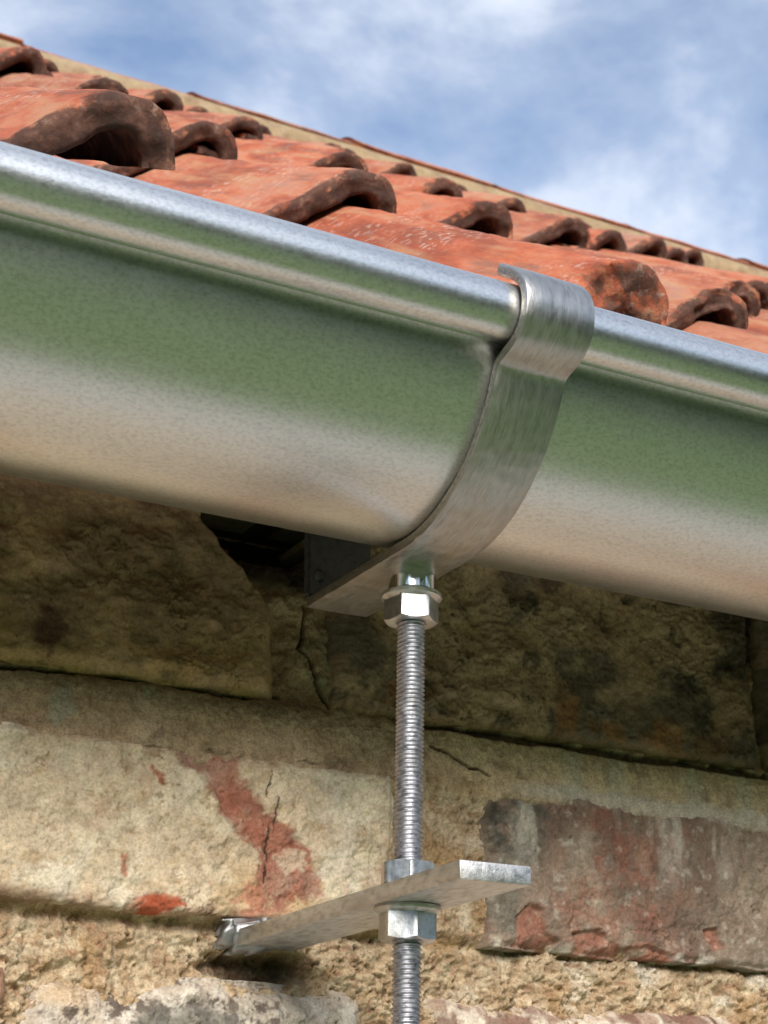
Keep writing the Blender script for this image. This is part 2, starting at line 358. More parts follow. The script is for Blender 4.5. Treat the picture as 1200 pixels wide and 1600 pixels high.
def col_upper_left(X, Z, P, e, pit):
    n = fbm(P, 30, 5, 71); n2 = fbm(P * [1, 2.2, 1], 70, 5, 72)
    c = mix(np.broadcast_to(OLIVE, X.shape + (3,)), OLIVE_D, sstep(-.1, .35, n))
    c = mix(c, [0.40, 0.26, 0.165], sstep(.0, .4, fbm(P * [1, 1.8, 1], 40, 6, 73, .62)))
    c = mix(c, [0.54, 0.40, 0.24], sstep(.1, .5, fbm(P * [.7, 2, 1], 120, 6, 74, .65)) * .7)
    low = sstep(.112, .092, Z + 0.008 * n)
    c = mix(c, OCHRE, low * sstep(-.25, .3, n2 + .15) * 0.85)
    c = mix(c, [0.34, 0.25, 0.11], sstep(.1, .45, n2) * sstep(-.03, -.005, X) * sstep(.12, .10, Z) )
    c = mix(c, OCHRE, sstep(-.095, -.115, X + .006 * n) * sstep(.13, .10, Z) * .7)
    c = mix(c, [0.16, 0.125, 0.06], sstep(.25, .5, n2) * .6)
    dark = poly_sd(X + .004 * n2 + .003 * fbm(P, 200, 5, 75, .65), Z + .004 * fbm(P, 110, 5, 76, .65), PT((-100, 103), (-96, 112), (-90, 110), (-87, 100), (-91, 93), (-98, 95)))
    c = mix(c, [0.11, 0.05, 0.036], sstep(.002, -.002, dark) * .8)
    return mix(c, SOOT, pit * .7)
def col_upper_right(X, Z, P, e, pit):
    n = fbm(P, 34, 5, 81); n2 = fbm(P, 90, 5, 82); n3 = fbm(P, 22, 3, 83)
    c = mix(np.broadcast_to(np.array([0.46, 0.335, 0.215]), X.shape + (3,)), [0.19, 0.150, 0.110], sstep(-.1, .3, n))
    c = mix(c, [0.42, 0.28, 0.17], sstep(.0, .4, fbm(P, 45, 6, 88, .65)) * .7)
    c = mix(c, [0.48, 0.38, 0.22], sstep(.12, .5, n2) * .55)
    c = mix(c, [0.070, 0.062, 0.050], sstep(.10, .42, fbm(P, 75, 6, 89, .62)) * .75)
    low = sstep(.107, .092, Z)
    fl = sstep(.10, .40, fbm(P, 60, 6, 85, .65)) * low
    c = mix(c, [0.30, 0.15, 0.068], fl * .7)
    for (cx, cz, w, h) in ((.139, .101, .006, .010), (.193, .0965, .009, .008), (.163, .096, .006, .005), (.056, .099, .007, .006)):
        q = np.maximum(np.abs(X - cx) / w, np.abs(Z - cz) / h) + .9 * fbm(P, 140, 6, 87, .65)
        c = mix(c, [0.38, 0.19, 0.085], sstep(1.15, .55, q) * .75)
    c = mix(c, [0.27, 0.18, 0.085], sstep(.0935, .089, Z + .001 * n) * .7)
    c = mix(c, SOOT, sstep(.195, .24, X + .02 * n) * .4)
    return mix(c, SOOT, pit * .8)
def col_mid_left(X, Z, P, e, pit):
    n = fbm(P, 36, 5, 91); n2 = fbm(P, 110, 5, 92); n3 = fbm(P, 18, 3, 93)
    c = mix(np.broadcast_to(CREAM, X.shape + (3,)), CREAM_L, sstep(-.05, .35, n))
    c = mix(c, [0.52, 0.37, 0.20], sstep(.12, .42, n3) * .8)
    c = mix(c, [0.78, 0.68, 0.50], sstep(.1, .4, n2) * .6)
    c = mix(c, [0.54, 0.40, 0.24], sstep(.08, .40, fbm(P * [1, 1.5, 1], 150, 6, 98, .66)) * .7)
    c = mix(c, [0.48, 0.30, 0.20], sstep(.2, .5, fbm(P, 60, 4, 94)) * .55)
    wx, wz = X + .0030 * n2 + .0016 * fbm(P, 300, 3, 96), Z + .0030 * fbm(P, 110, 5, 95)
    big = poly_sd(wx, wz, PT((-38, 66), (-26, 68), (-17, 65), (-14, 55), (-8, 46), (1, 42), (11, 33), (19, 25), (22, 14), (11, 11), (6, 7), (-11, 4.5), (-15, 9), (-5, 17), (-3.5, 27), (-14, 34), (-22, 46), (-27, 54), (-37, 59)))
    red = mix(np.broadcast_to(RED, X.shape + (3,)), RED_D, sstep(-.1, .4, n2)); red = mix(red, [0.46, 0.24, 0.18], sstep(.15, .45, n) * .5)
    m = sstep(.0006, -.0006, big) 
    m = sstep(.0018, -.0018, big - .0010 + .0040 * fbm(P, 260, 5, 197, .65))
    m = m * (1 - .8 * sstep(.16, .34, fbm(P, 110, 6, 97, .62)) * sstep(.050, .02, Z + .01 * n))
    m = np.maximum(m, .75 * sstep(.30, .45, fbm(P, 120, 5, 198, .6)) * sstep(.020, .002, big))
    m = m * (.80 + .35 * np.clip(fbm(P, 70, 5, 194), -1, .5)); m = np.clip(m, 0, 1); c = c * (1 - m[..., None]) + red * m[..., None]
    small = poly_sd(wx, wz, PT((-54, 7), (-47, 10.5), (-33, 5.5), (-41, 2), (-55, 2.4)))
    c = mix(c, [0.47, 0.12, 0.06], sstep(.0012, -.0012, small + .0016 * fbm(P, 240, 4, 199)))
    for pts in (PT((-50, 57), (-46, 53)), PT((-46, 52), (-45, 50)), PT((-60, 22), (-58, 16))):
        c = mix(c, [0.40, 0.14, 0.08], sstep(.0018, .0008, line_d(wx, wz, pts)) * .8)
    c = mix(c, [0.45, 0.26, 0.17], sstep(.010, .003, Z + .003 * n) * sstep(-.04, .03, X * 0 + n2 + .02) * .7)
    c = mix(c, [0.22, 0.14, 0.08], sstep(-.055, -.10, X + .01 * n) * sstep(.011, .005, Z) * .7)
    crack = line_d(X + .0006 * n2, Z, PT((-.5, 60), (-2, 52), (-3, 46), (-2.6, 40), (-2, 34), (-1.2, 26), (-1.6, 17)))
    crack = line_d(X + .0016 * n2 + .0008 * fbm(P, 400, 3, 196), Z, PT((-.5, 60), (-2, 52), (-3, 46), (-2.6, 40), (-2, 34), (-1.2, 26), (-1.6, 17)))
    c = mix(c, [0.05, 0.03, 0.022], sstep(.00065, .0002, crack + .0014 * np.maximum(0, fbm(P, 90, 3, 195))))
    crack2 = line_d(X + .0006 * n2, Z, PT((1.5, 55), (1.5, 49), (1.2, 38), (-1.5, 30)))
    c = mix(c, [0.06, 0.035, 0.025], sstep(.0005, .0002, crack2 + .002 * np.maximum(0, fbm(P, 150, 2, 99) + .1)))
    return mix(c, [0.30, 0.20, 0.12], pit * .55)
def chip_mid_left(X, Z, Y):
    P = np.stack([X, Z, X * 0], -1); n2 = fbm(P + [0, 0, 3.7], 110, 5, 92)
    big = poly_sd(X + .0022 * n2, Z, PT((-38, 66), (-26, 68), (-17, 65), (-14, 55), (-8, 46), (1, 42), (11, 33), (19, 25), (22, 14), (11, 11), (6, 7), (-11, 4.5), (-15, 9), (-5, 17), (-3.5, 27), (-14, 34), (-22, 46), (-27, 54), (-37, 59)))
    Y = Y + sstep(.0008, -.0008, big) * .0011
    crack = line_d(X + .0016 * n2 + .0008 * fbm(P, 400, 3, 196), Z, PT((-.5, 60), (-2, 52), (-3, 46), (-2.6, 40), (-2, 34), (-1.2, 26), (-1.6, 17)))
    return Y + sstep(.0006, .0002, crack) * .0012
def col_mid_right(X, Z, P, e, pit):
    n = fbm(P * [1, .5, 1], 55, 5, 101); n2 = fbm(P, 120, 5, 102); n3 = fbm(P * [1, .45, 1], 26, 4, 103)
    c = mix(np.broadcast_to(np.array([0.29, 0.215, 0.165]), X.shape + (3,)), [0.19, 0.130, 0.10], sstep(-.1, .3, n3))
    c = mix(c, [0.42, 0.34, 0.26], sstep(-.05, .5, n + .25 * n2) * .75)
    c = mix(c, [0.24, 0.20, 0.155], sstep(-.1, .45, fbm(P * [1, .4, 1], 85, 6, 112, .62)) * .6)
    redm = sstep(.05, .02, np.hypot((X - .165), (Z - .033) * .9) + .02 * n2)
    c = mix(c, [0.31, 0.125, 0.085], redm * .65 * sstep(-.25, .35, fbm(P, 70, 6, 104, .62)))
    gre = sstep(1.1, .7, np.hypot((X - .113) / .018, (Z - .050) / .018) + .35 * n2)
    c = mix(c, [0.105, 0.097, 0.080], gre * .95 * sstep(-.35, .1, fbm(P, 130, 6, 113, .66)))
    c = mix(c, [0.06, 0.054, 0.043], gre * sstep(.08, .4, fbm(P, 110, 6, 114, .66)) * .8)
    gre2 = sstep(1.1, .6, np.hypot((X - .104) / .012, (Z - .022) / .018) + .5 * n2)
    c = mix(c, [0.17, 0.155, 0.125], gre2 * .8)
    c = mix(c, [0.50, 0.47, 0.38], sstep(.0, .5, n) * sstep(.03, -.01, X - .115) * .5)
    wx, wz = X + .002 * n2, Z + .002 * fbm(P, 120, 4, 106)
    for poly in (PT((111, 12), (118, 19), (124, 17), (126, 8), (133, 5), (131, 0), (110, 1)), PT((140, 9), (152, 11), (163, 4), (176, 6), (190, 3), (190, 0), (142, -1)), PT((208, 15), (214, 16), (218, 8), (212, 6))):
        c = mix(c, [0.34, 0.14, 0.095], sstep(.0012, -.0012, poly_sd(wx, wz, poly) + .0018 * fbm(P, 260, 5, 115, .65)) * .75)
    c = mix(c, WHITE, sstep(.0595, .0645, Z + .003 * n2) * sstep(-.3, .2, n + .05) * sstep(.115, .125, X) * .75)
    drip = sstep(.08, .45, fbm(P * [1, .22, 1], 110, 5, 107)) * sstep(.02, .06, Z)
    c = mix(c, WHITE * .85, drip * .6)
    c = mix(c, WHITE * .9, sstep(.007, .002, Z + .003 * n2) * sstep(-.1, .25, n2) * .7)
    c = mix(c, WHITE * .9, sstep(.25, .5, fbm(P, 260, 4, 109, .6)) * .35)
    return mix(c, [0.09, 0.05, 0.04], pit * .7)
def chip_mid_right(X, Z, Y):
    P = np.stack([X, Z, X * 0], -1); n2 = fbm(P + [0, 0, 4.1], 120, 5, 102); wx, wz = X + .002 * n2, Z
    for poly in (PT((111, 12), (118, 19), (124, 17), (126, 8), (133, 5), (131, 0), (110, 1)), PT((140, 9), (152, 11), (163, 4), (176, 6), (190, 3), (190, 0), (142, -1)), PT((208, 15), (214, 16), (218, 8), (212, 6))):
        Y = Y + sstep(.0007, -.0007, poly_sd(wx, wz, poly)) * .0028
    return Y + .0014 * fbm(P, 70, 6, 111, .6)
def col_low_left(X, Z, P, e, pit):
    n = fbm(P, 55, 5, 121); n2 = fbm(P, 170, 5, 122)
    c = mix(np.broadcast_to(np.array([0.52, 0.455, 0.38]), X.shape + (3,)), [0.64, 0.59, 0.52], sstep(-.1, .3, n2))
    c = mix(c, [0.56, 0.40, 0.24], sstep(.1, .4, fbm(P, 40, 3, 123)) * .7)
    dk = sstep(-.02, .22, fbm(P, 210, 6, 124, .66) * 1.1 + n * .5 + .06 - 6 * np.maximum(0, Z + .026)) * sstep(-.100, -.075, X)
    c = mix(c, [0.10, 0.075, 0.062], dk * sstep(.02, .0, X) * .9)
    gr = sstep(1.15, .6, np.hypot((X + .028) / .03, (Z + .04) / .014) + .5 * n2)
    c = mix(c, [0.17, 0.165, 0.145], gr * .8)
    return mix(c, [0.14, 0.10, 0.08], pit * .8)
def col_low_right(X, Z, P, e, pit):
    n = fbm(P, 60, 5, 131); n2 = fbm(P, 170, 5, 132)
    c = mix(np.broadcast_to(np.array([0.42, 0.30, 0.23]), X.shape + (3,)), [0.66, 0.58, 0.48], sstep(-.2, .2, n2 + n * .6 + .1))
    c = mix(c, [0.20, 0.10, 0.075], sstep(.05, .3, fbm(P, 90, 4, 133)) * .75)
    return mix(c, [0.16, 0.09, 0.07], pit * .8)
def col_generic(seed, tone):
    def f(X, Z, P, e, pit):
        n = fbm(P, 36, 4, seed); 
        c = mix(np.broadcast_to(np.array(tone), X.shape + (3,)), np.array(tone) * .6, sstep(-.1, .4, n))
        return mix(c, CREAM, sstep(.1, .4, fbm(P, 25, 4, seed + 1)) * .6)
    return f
def chip_corner(X, Z, Y):
    d = poly_sd(X, Z, PT((-30, 175), (-30, 159), (-22, 150), (-11, 141), (-2, 131), (2, 122), (20, 122), (20, 175)))
    n = fbm(np.stack([X, Z, X * 0], -1), 90, 4, 55) * .003
    return Y + sstep(.0035, -.0015, d + n) * .045
R0 = 0.0006
bricks = [
    ((-.216, .0005, .0905, .168), .0012, .006, .0009, col_upper_left, 11, chip_corner),
    ((.0265, .2455, .0885, .168), .0012, .006, .0010, col_upper_right, 12, None),
    ((-.168, .0535, .0028, .0650), .0014, .0038, .0008, col_mid_left, 13, chip_mid_left),
    ((.0975, .315, .0010, .0655), .0000, .0045, .0011, col_mid_right, 14, chip_mid_right),
    ((-.091, .048, -.088, -.0195), -.0005, .013, .0014, col_low_left, 15, None),
    ((.072, .285, -.088, -.0205), .0000, .010, .0016, col_low_right, 16, None),
    ((.2505, .47, .0885, .168), .0005, .006, .0010, col_upper_right, 17, None),
]
for q, (ol, proud, rnd, amp, cf, sd_, ch) in enumerate(bricks):
    wpart('brick', brick_mesh('brick', ol, R0 if q < 6 else .0015, proud, rnd, amp, cf, sd_, chips=ch))
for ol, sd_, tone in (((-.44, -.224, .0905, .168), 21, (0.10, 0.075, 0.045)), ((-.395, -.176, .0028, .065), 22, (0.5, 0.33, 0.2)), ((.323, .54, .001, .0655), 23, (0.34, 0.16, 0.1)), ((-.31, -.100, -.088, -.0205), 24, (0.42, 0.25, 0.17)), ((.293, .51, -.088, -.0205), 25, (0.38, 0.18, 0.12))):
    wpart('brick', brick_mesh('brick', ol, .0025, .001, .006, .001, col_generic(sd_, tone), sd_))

def mortar():
    xs = np.arange(-.20, .30, .00055); zs = np.arange(-.10, .175, .00055)
    X, Z = np.meshgrid(xs, zs, indexing='ij'); one = np.zeros_like(X)
    P = np.stack([X, Z, one], -1)
    n = fbm(P, 60, 5, 201); n2 = fbm(P, 190, 4, 202); n3 = fbm(P, 420, 3, 203); rid = 1 - np.abs(fbm(P, 130, 4, 204)) * 2
    wz = Z + .003 * fbm(P, 40, 3, 205)
    n3 = n3
    bed1 = sstep(.052, .062, wz)                      # upper bed: trowelled nearly flush
    perp = sstep(.048, .056, X) * sstep(.102, .096, X) * sstep(-.004, .006, Z) * (1 - sstep(.060, .072, wz))
    top = sstep(.086, .094, Z)
    low = (1 - sstep(-.002, .006, Z))
    Y = FY + .004 + .0 * X
    crumb = np.abs(fbm(P, 150, 5, 220, .62)); crumb2 = np.abs(fbm(P, 330, 4, 221, .6))
    rgh = sstep(-.25, .35, fbm(P, 34, 4, 222)); big = np.abs(fbm(P, 75, 4, 223, .55))
    Y = Y + low * (.0058 - .0040 * n - (.0015 + .0060 * rgh) * crumb - (.0012 + .0032 * rgh) * crumb2 - .0050 * big - .0020 * n3) + low * .0055 * sstep(-.0035, .002, Z)
    Y = Y + perp * (.0015 - .0026 * n - .0040 * crumb - .0022 * crumb2 - .0008 * n3)
    fl = bed1 * (1 - top)
    Y = Y * (1 - fl) + fl * (FY + .0012 - .0012 * n - .0016 * crumb - .0012 * crumb2 - .0006 * n3 + .0012 * sstep(.080, .090, Z + .002 * n))
    Y = Y + top * (.003 - .0045 * n - .003 * n2 - .001 * n3)
    void = sstep(.146, .153, Z + .004 * n) * sstep(-.10, -.06, X) * sstep(.10, .06, X) * top
    Y = Y + void * .05
    hole = sstep(1.2, .6, np.hypot((X - .0) / .022, (Z + .0135) / .007) + .3 * n2)
    Y = Y + hole * .012
    pit = sstep(.22, .55, fbm(P, 340, 5, 206, .62))
    Y = Y + pit * (.0007 + .0013 * low + .0010 * perp)
    # shrinkage cracks, one painted shadow line, under the upper bricks and beside the broken corner
    cr1 = line_d(X + .0012 * n2, Z + .0018 * n2, PT((-110, 87), (-60, 90), (-20, 88.5), (5, 91)))
    cr2 = line_d(X + .001 * n2, Z + .001 * n, PT((16, 132), (16.5, 118), (14, 113), (19, 110), (22, 100), (27, 90)))
    cr3 = line_d(X + .001 * n2, Z + .0012 * n2, PT((72, 79), (82, 76), (95, 71), (100, 70)))
    cr4 = line_d(X + .0010 * n2, Z + .0024 * n2 + .002 * n, PT((-60, 63.5), (-20, 66), (15, 66.5), (58, 65.5)))
    crk = np.maximum(np.maximum(sstep(.0011, .0003, cr1), sstep(.0012, .0003, cr2)), np.maximum(sstep(.0008, .0003, cr3), sstep(.0005, .0001, cr4) * sstep(.0, .5, n) * .6))
    cr5 = line_d(X, Z + .0016 * n + .0012 * n2, PT((45, 88.5), (100, 88), (170, 87), (250, 86.5))); crk = np.maximum(crk, sstep(.0024, .0010, cr5 + .0012 * n2) * sstep(.05, .065, X))  # gap below the right brick, its shadow line painted in with the cracks
    Y = Y + crk * .0034
    Y = Y + .007 * sstep(.102, .108, X) * sstep(.003, .007, Z) * sstep(.062, .056, Z) + .006 * sstep(.048, .042, X) * sstep(.006, .010, Z) * sstep(.060, .054, Z)
    # colour
    sand = mix(np.broadcast_to(np.array([0.47, 0.345, 0.22]), X.shape + (3,)), [0.59, 0.47, 0.32], sstep(-.2, .3, n2))
    sand = mix(sand, [0.42, 0.27, 0.14], sstep(.1, .45, n) * .7)
    sand = mix(sand, [0.72, 0.62, 0.45], sstep(.1, .45, fbm(P, 120, 6, 224, .65)) * .6)
    sand = mix(sand, [0.74, 0.70, 0.60], sstep(.16, .4, fbm(P, 55, 5, 225, .6)) * .65 * sstep(.06, .13, X + .04 * n))
    sand = mix(sand, [0.36, 0.20, 0.12], sstep(.30, .5, fbm(P, 300, 3, 226)) * .6)
    sand = sand * (1 + .22 * fbm(P, 620, 3, 227, .6))[..., None]
    b1 = mix(np.broadcast_to(np.array([0.52, 0.37, 0.245]), X.shape + (3,)), [0.60, 0.45, 0.31], sstep(-.2, .3, n))
    b1 = mix(b1, [0.64, 0.51, 0.33], sstep(.060, .090, X) * .9)
    b1 = mix(b1, [0.58, 0.47, 0.32], sstep(.05, .45, fbm(P * [1, 2, 1], 110, 6, 210, .65)) * .5)
    b1 = mix(b1, [0.24, 0.165, 0.10], sstep(.12, .45, fbm(P, 150, 6, 211, .62)) * .6)
    b1 = mix(b1, TAN, sstep(.15, .45, fbm(P, 30, 3, 209)) * .4)
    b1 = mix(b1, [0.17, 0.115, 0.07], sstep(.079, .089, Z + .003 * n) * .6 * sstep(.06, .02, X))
    for cx, cz, rx, rz in ((-.0855, .074, .005, .010), (-.052, .0845, .006, .003)):
        q = np.hypot((X - cx) / rx, (Z - cz) / rz) + .7 * n2
        b1 = mix(b1, [0.46, 0.43, 0.33], sstep(1.05, .5, q) * .8)
    for cx in (.142, .165, .206, .235):
        b1 = mix(b1, [0.55, 0.52, 0.40], sstep(.007, .002, np.abs(X - cx) + .003 * n2) * sstep(.05, .08, X) * .6)
    b1 = b1 * (1 + .16 * fbm(P, 520, 4, 228, .65))[..., None]
    b1 = mix(b1, WHITE * .85, sstep(.0715, .0675, Z + .002 * n2 + .002 * n) * sstep(.10, .13, X) * .75)
    tp = mix(np.broadcast_to(np.array([0.42, 0.30, 0.19]), X.shape + (3,)), [0.52, 0.40, 0.26], sstep(-.1, .35, n))
    tp = mix(tp, [0.30, 0.28, 0.18], sstep(.1, .4, n2) * sstep(.012, .020, X) * sstep(.032, .024, X) * .8)
    tp = mix(tp, [0.05, 0.035, 0.026], sstep(.132, .142, Z + .004 * n))  # fades to near black: shade of the wall-top opening painted in
    fl2 = sstep(.057, .066, wz) * (1 - top)
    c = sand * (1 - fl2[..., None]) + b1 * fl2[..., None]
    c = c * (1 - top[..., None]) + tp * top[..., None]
    c = mix(c, [0.40, 0.26, 0.13], perp * sstep(.0, .4, n) * .7)
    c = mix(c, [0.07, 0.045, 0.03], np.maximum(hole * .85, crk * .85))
    c = mix(c, [0.20, 0.12, 0.06], pit * (low + perp) * .7)
    nu, nv = X.shape
    V = np.stack([X, Y, Z], -1)
    return mesh_np('mortar', V, grid_quads(nu, nv), M_MORTAR, c)
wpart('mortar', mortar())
def backing():
    """plain mortar behind and around the detailed field, then the courses further down, joined"""
    vs_, q_, c_ = [], [], []
    def box(x0, x1, z0, z1, y0, y1, c):
        o = len(vs_)
        for x in (x0, x1):
            for y in (y0, y1):
                for z in (z0, z1): vs_.append((x, y, z)); c_.append(c)
        for f in ((0, 1, 3, 2), (4, 6, 7, 5), (0, 4, 5, 1), (2, 3, 7, 6), (0, 2, 6, 4), (1, 5, 7, 3)): q_.append([o + k for k in f])
    box(-2.2, 3.2, GZ - .1, -.0995, FY + .009, FY + .25, (.46, .40, .31))
    box(-2.2, -.1995, -.0995, .228, FY + .004, FY + .25, (.4, .3, .18)); box(.2993, 3.2, -.0995, .228, FY + .004, FY + .25, (.4, .3, .18))
    box(-.1995, .2993, -.0995, .1765, FY + .06, FY + .25, (.4, .3, .18)); box(-.1995, .2993, .1768, .228, FY + .004, FY + .25, (.10, .075, .05))  # upper box coloured dark to stand for the shade in the opening
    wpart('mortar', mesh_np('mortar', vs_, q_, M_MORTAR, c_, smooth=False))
    vs_.clear(); q_.clear(); c_.clear()
    rnd = random.Random(4)
    for r in range(-22, 3):
        for i in range(-10, 14):
            x0 = i * .228 + (r % 2) * .114 + .02; x1 = x0 + .215; z0 = .0028 + r * .0865; z1 = z0 + .064
            if z1 > -.10 and r <= -2 + 0 and False: continue
            if r >= -1 and r <= 1 and x1 > -.45 and x0 < .56: continue
            if x0 < -2.1 or x1 > 3.1: continue
            t = rnd.choice([(.42, .34, .27), (.52, .46, .37), (.34, .25, .20), (.48, .42, .34), (.34, .29, .24)])
            k = rnd.uniform(.8, 1.15); box(x0, x1, z0, z1, FY + rnd.uniform(-.002, .002), FY + .05, tuple(a * k for a in t))
    o = wpart('brick_course', mesh_np('brick_course', vs_, q_, M_BRICK, c_, smooth=False)); o['kind'] = 'stuff'
backing()

# ------------------------------------------------------------------ tiled roof
TH = math.radians(36.1); TP = math.radians(31.3)
RX, RY, RZ, PI_, GA = -.1041, -.02, .225, .2149, .2648      # foot of the first roll; spacing of rolls; gauge of courses
roof = thing('tiled_roof', 'weathered orange clay pantile roof with dark tile ends above the gutter', 'roof', (RX, RY, RZ))
roof['kind'] = 'thing'
def rpart(name, me, m=None):
    o = bpy.data.objects.new(name, me); COL.objects.link(o); o.parent = roof
    o.matrix_parent_inverse = Matrix.Translation(-roof.location)
    if m is not None: o.matrix_basis = m
    return o
PROF = np.array([(-.238, .001), (-.228, .001), (-.215, -.004), (-.200, -.014), (-.180, -.024), (-.155, -.031), (-.130, -.0335), (-.105, -.030), (-.085, -.0215), (-.070, -.0125), (-.056, -.001), (-.046, .0075), (-.036, .0165), (-.028, .0213), (-.020, .0225), (-.011, .0205), (-.005, .0150), (-.001, .0075), (.0, .001)])
def profile(n):
    d = np.r_[0, np.cumsum(np.hypot(*np.diff(PROF, axis=0).T))]; s = np.linspace(0, d[-1], n)
    u = np.interp(s, d, PROF[:, 0]); v = np.interp(s, d, PROF[:, 1])
    for _ in range(2 if n > 40 else 1):
        u[1:-1] = (u[:-2] + 2 * u[1:-1] + u[2:]) / 4; v[1:-1] = (v[:-2] + 2 * v[1:-1] + v[2:]) / 4
    du = np.gradient(u); dv = np.gradient(v); l = np.hypot(du, dv)
    return u, v, -dv / l, du / l
def tile_mesh(seed, n, hires, clay=1.0, fat=0.0):
    u, v, nu_, nv_ = profile(n)
    f = np.linspace(0, 1, n)
    thick = .0075 + .0050 * sstep(.35, .75, f) - .001 * sstep(.95, 1.0, f) + fat * sstep(.35, .75, f)
    bu, bv = u - nu_ * thick, v - nv_ * thick
    Lg = .305
    s = np.r_[0, .0008, .0025, .005, .009, .014, np.linspace(.02, Lg, 70)] if hires else np.r_[0, .003, .008, .016, np.linspace(.04, Lg, 7)]
    ns = len(s); nc = 9 if hires else 3                      # points through the thickness at the end
    rd = .0042
    ins = np.where(s < rd, rd - np.sqrt(np.maximum(0, rd ** 2 - (rd - np.minimum(s, rd)) ** 2)), 0)  # rounded arris
    top = np.stack([u[None] - nu_[None] * ins[:, None] * .9, np.broadcast_to(s[:, None], (ns, n)), v[None] - nv_[None] * ins[:, None] * .9], -1)
    bot = np.stack([bu[None] + nu_[None] * ins[:, None] * .5, np.broadcast_to(s[:, None], (ns, n)), bv[None] + nv_[None] * ins[:, None] * .5], -1)
    w = np.linspace(0, 1, nc)
    cap = top[0][None] * (1 - w)[:, None, None] + bot[0][None] * w[:, None, None]      # nc,n,3
    sheetv = np.concatenate([top[::-1], cap[1:-1], bot])     # back of the top -> end -> back of the underside
    m = len(sheetv)
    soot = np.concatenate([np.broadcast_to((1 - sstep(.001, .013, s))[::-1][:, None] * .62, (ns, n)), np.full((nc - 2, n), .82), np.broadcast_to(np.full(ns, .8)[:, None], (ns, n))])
    q = sheetv + [seed * 3.1, seed * 1.7, 0]
    amp = .0014
    disp = np.stack([fbm(q, 45, 4, seed), fbm(q + 9, 45, 4, seed + 50), fbm(q + 21, 45, 4, seed + 90)], -1) * amp
    nearend = np.concatenate([(1 - sstep(.0, .02, s))[::-1], np.ones(nc - 2), (1 - sstep(.0, .02, s))])[:, None, None]
    disp = disp + np.stack([fbm(q, 150, 4, seed + 3), fbm(q + 5, 110, 5, seed + 4) * 1.6, fbm(q + 3, 150, 4, seed + 5)], -1) * .0015 * nearend
    # broken bites out of the end
    bite = sstep(.20, .5, fbm(np.stack([sheetv[..., 0] + seed, sheetv[..., 0] * 0, sheetv[..., 2]], -1), 60, 3, seed + 7)) * .006
    disp[..., 1] += bite * nearend[..., 0]
    disp[..., 2] += .0022 * np.sin(sheetv[..., 1] * 9 + seed) + .0012 * fbm(sheetv * [0, 1, 0], 14, 2, seed + 8)
    soot = soot * clay + .35 * fbm(q, 70, 4, seed + 11) * nearend[..., 0]
    V = sheetv + disp
    quads = grid_quads(m, n)
    # close the two long edges
    k = np.arange(ns - 1); A = k[:, None] * 0
    e = []
    for col in (0, n - 1):
        a = (ns - 1 - k) * n + col; b_ = (ns - 2 - k) * n + col; c_ = (ns + nc - 2 + k + 1) * n + col; d_ = (ns + nc - 2 + k) * n + col
        qd = np.stack([a, b_, c_, d_], -1); e.append(qd if col == 0 else qd[:, ::-1])
    return mesh_np('roof_tile', V, np.concatenate([quads[:, ::-1]] + e), M_TILE, extra={'soot': soot})
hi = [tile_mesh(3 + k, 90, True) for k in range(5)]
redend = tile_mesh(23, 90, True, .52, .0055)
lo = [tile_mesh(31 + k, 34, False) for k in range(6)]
rng = random.Random(12)
SPECIAL = {(0, 0): (.004, .000, .004), (1, 0): (-.002, .0, -.001), (2, 0): (.004, 0, -.011), (1, 1): (-.003, 0, .001), (1, 2): (0, 0, .001), (2, 1): (.010, -.006, -.002), (2, 2): (-.004, 0, .002), (2, 3): (-.003, 0, .001), (2, 4): (.003, 0, .001), (2, 5): (.003, 0, 0)}
ROWS = 8
SAG = [.0, -.0045, -.0050, -.0010, .0030, .0045, .0010, -.004]
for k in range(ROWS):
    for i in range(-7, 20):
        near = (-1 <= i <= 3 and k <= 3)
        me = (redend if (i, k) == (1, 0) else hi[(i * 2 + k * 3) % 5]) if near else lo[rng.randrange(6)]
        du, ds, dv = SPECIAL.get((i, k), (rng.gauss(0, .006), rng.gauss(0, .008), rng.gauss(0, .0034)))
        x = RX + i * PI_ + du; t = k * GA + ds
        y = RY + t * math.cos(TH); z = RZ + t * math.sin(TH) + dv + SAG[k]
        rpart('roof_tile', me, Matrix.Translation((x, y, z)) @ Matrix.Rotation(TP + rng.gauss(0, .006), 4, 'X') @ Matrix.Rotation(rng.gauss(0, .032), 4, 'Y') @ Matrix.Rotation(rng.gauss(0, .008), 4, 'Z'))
def slope_pt(x, t, h): return (x, RY + t * math.cos(TH) - h * math.sin(TH), RZ + t * math.sin(TH) + h * math.cos(TH))
XL, XR = RX - 7 * PI_ - .2, RX + 19 * PI_ + .05
T_R = ROWS * GA + .02
def deck():
    v, q = [], []
    def slab(pts, th):
        o = len(v); nrm = Vector(pts[1]) - Vector(pts[0]); nrm = nrm.cross(Vector(pts[3]) - Vector(pts[0])).normalized() * th
        for p in pts: v.append(p)
        for p in pts: v.append(tuple(Vector(p) - nrm))
        for f in ((0, 1, 2, 3), (7, 6, 5, 4), (0, 4, 5, 1), (1, 5, 6, 2), (2, 6, 7, 3), (3, 7, 4, 0)): q.append([o + k for k in f])
    slab([slope_pt(XL, .075, -.072), slope_pt(XR, .075, -.072), slope_pt(XR, T_R, -.072), slope_pt(XL, T_R, -.072)], .025)
    a = slope_pt(0, T_R, -.068); 
    slab([(XL, a[1] + .002, a[2]), (XR, a[1] + .002, a[2]), (XR, a[1] + 1.6, a[2] - 1.2), (XL, a[1] + 1.6, a[2] - 1.2)], .025)
    rpart('roof_deck', mesh_np('roof_deck', v, q, M_DECK, smooth=False))
deck()
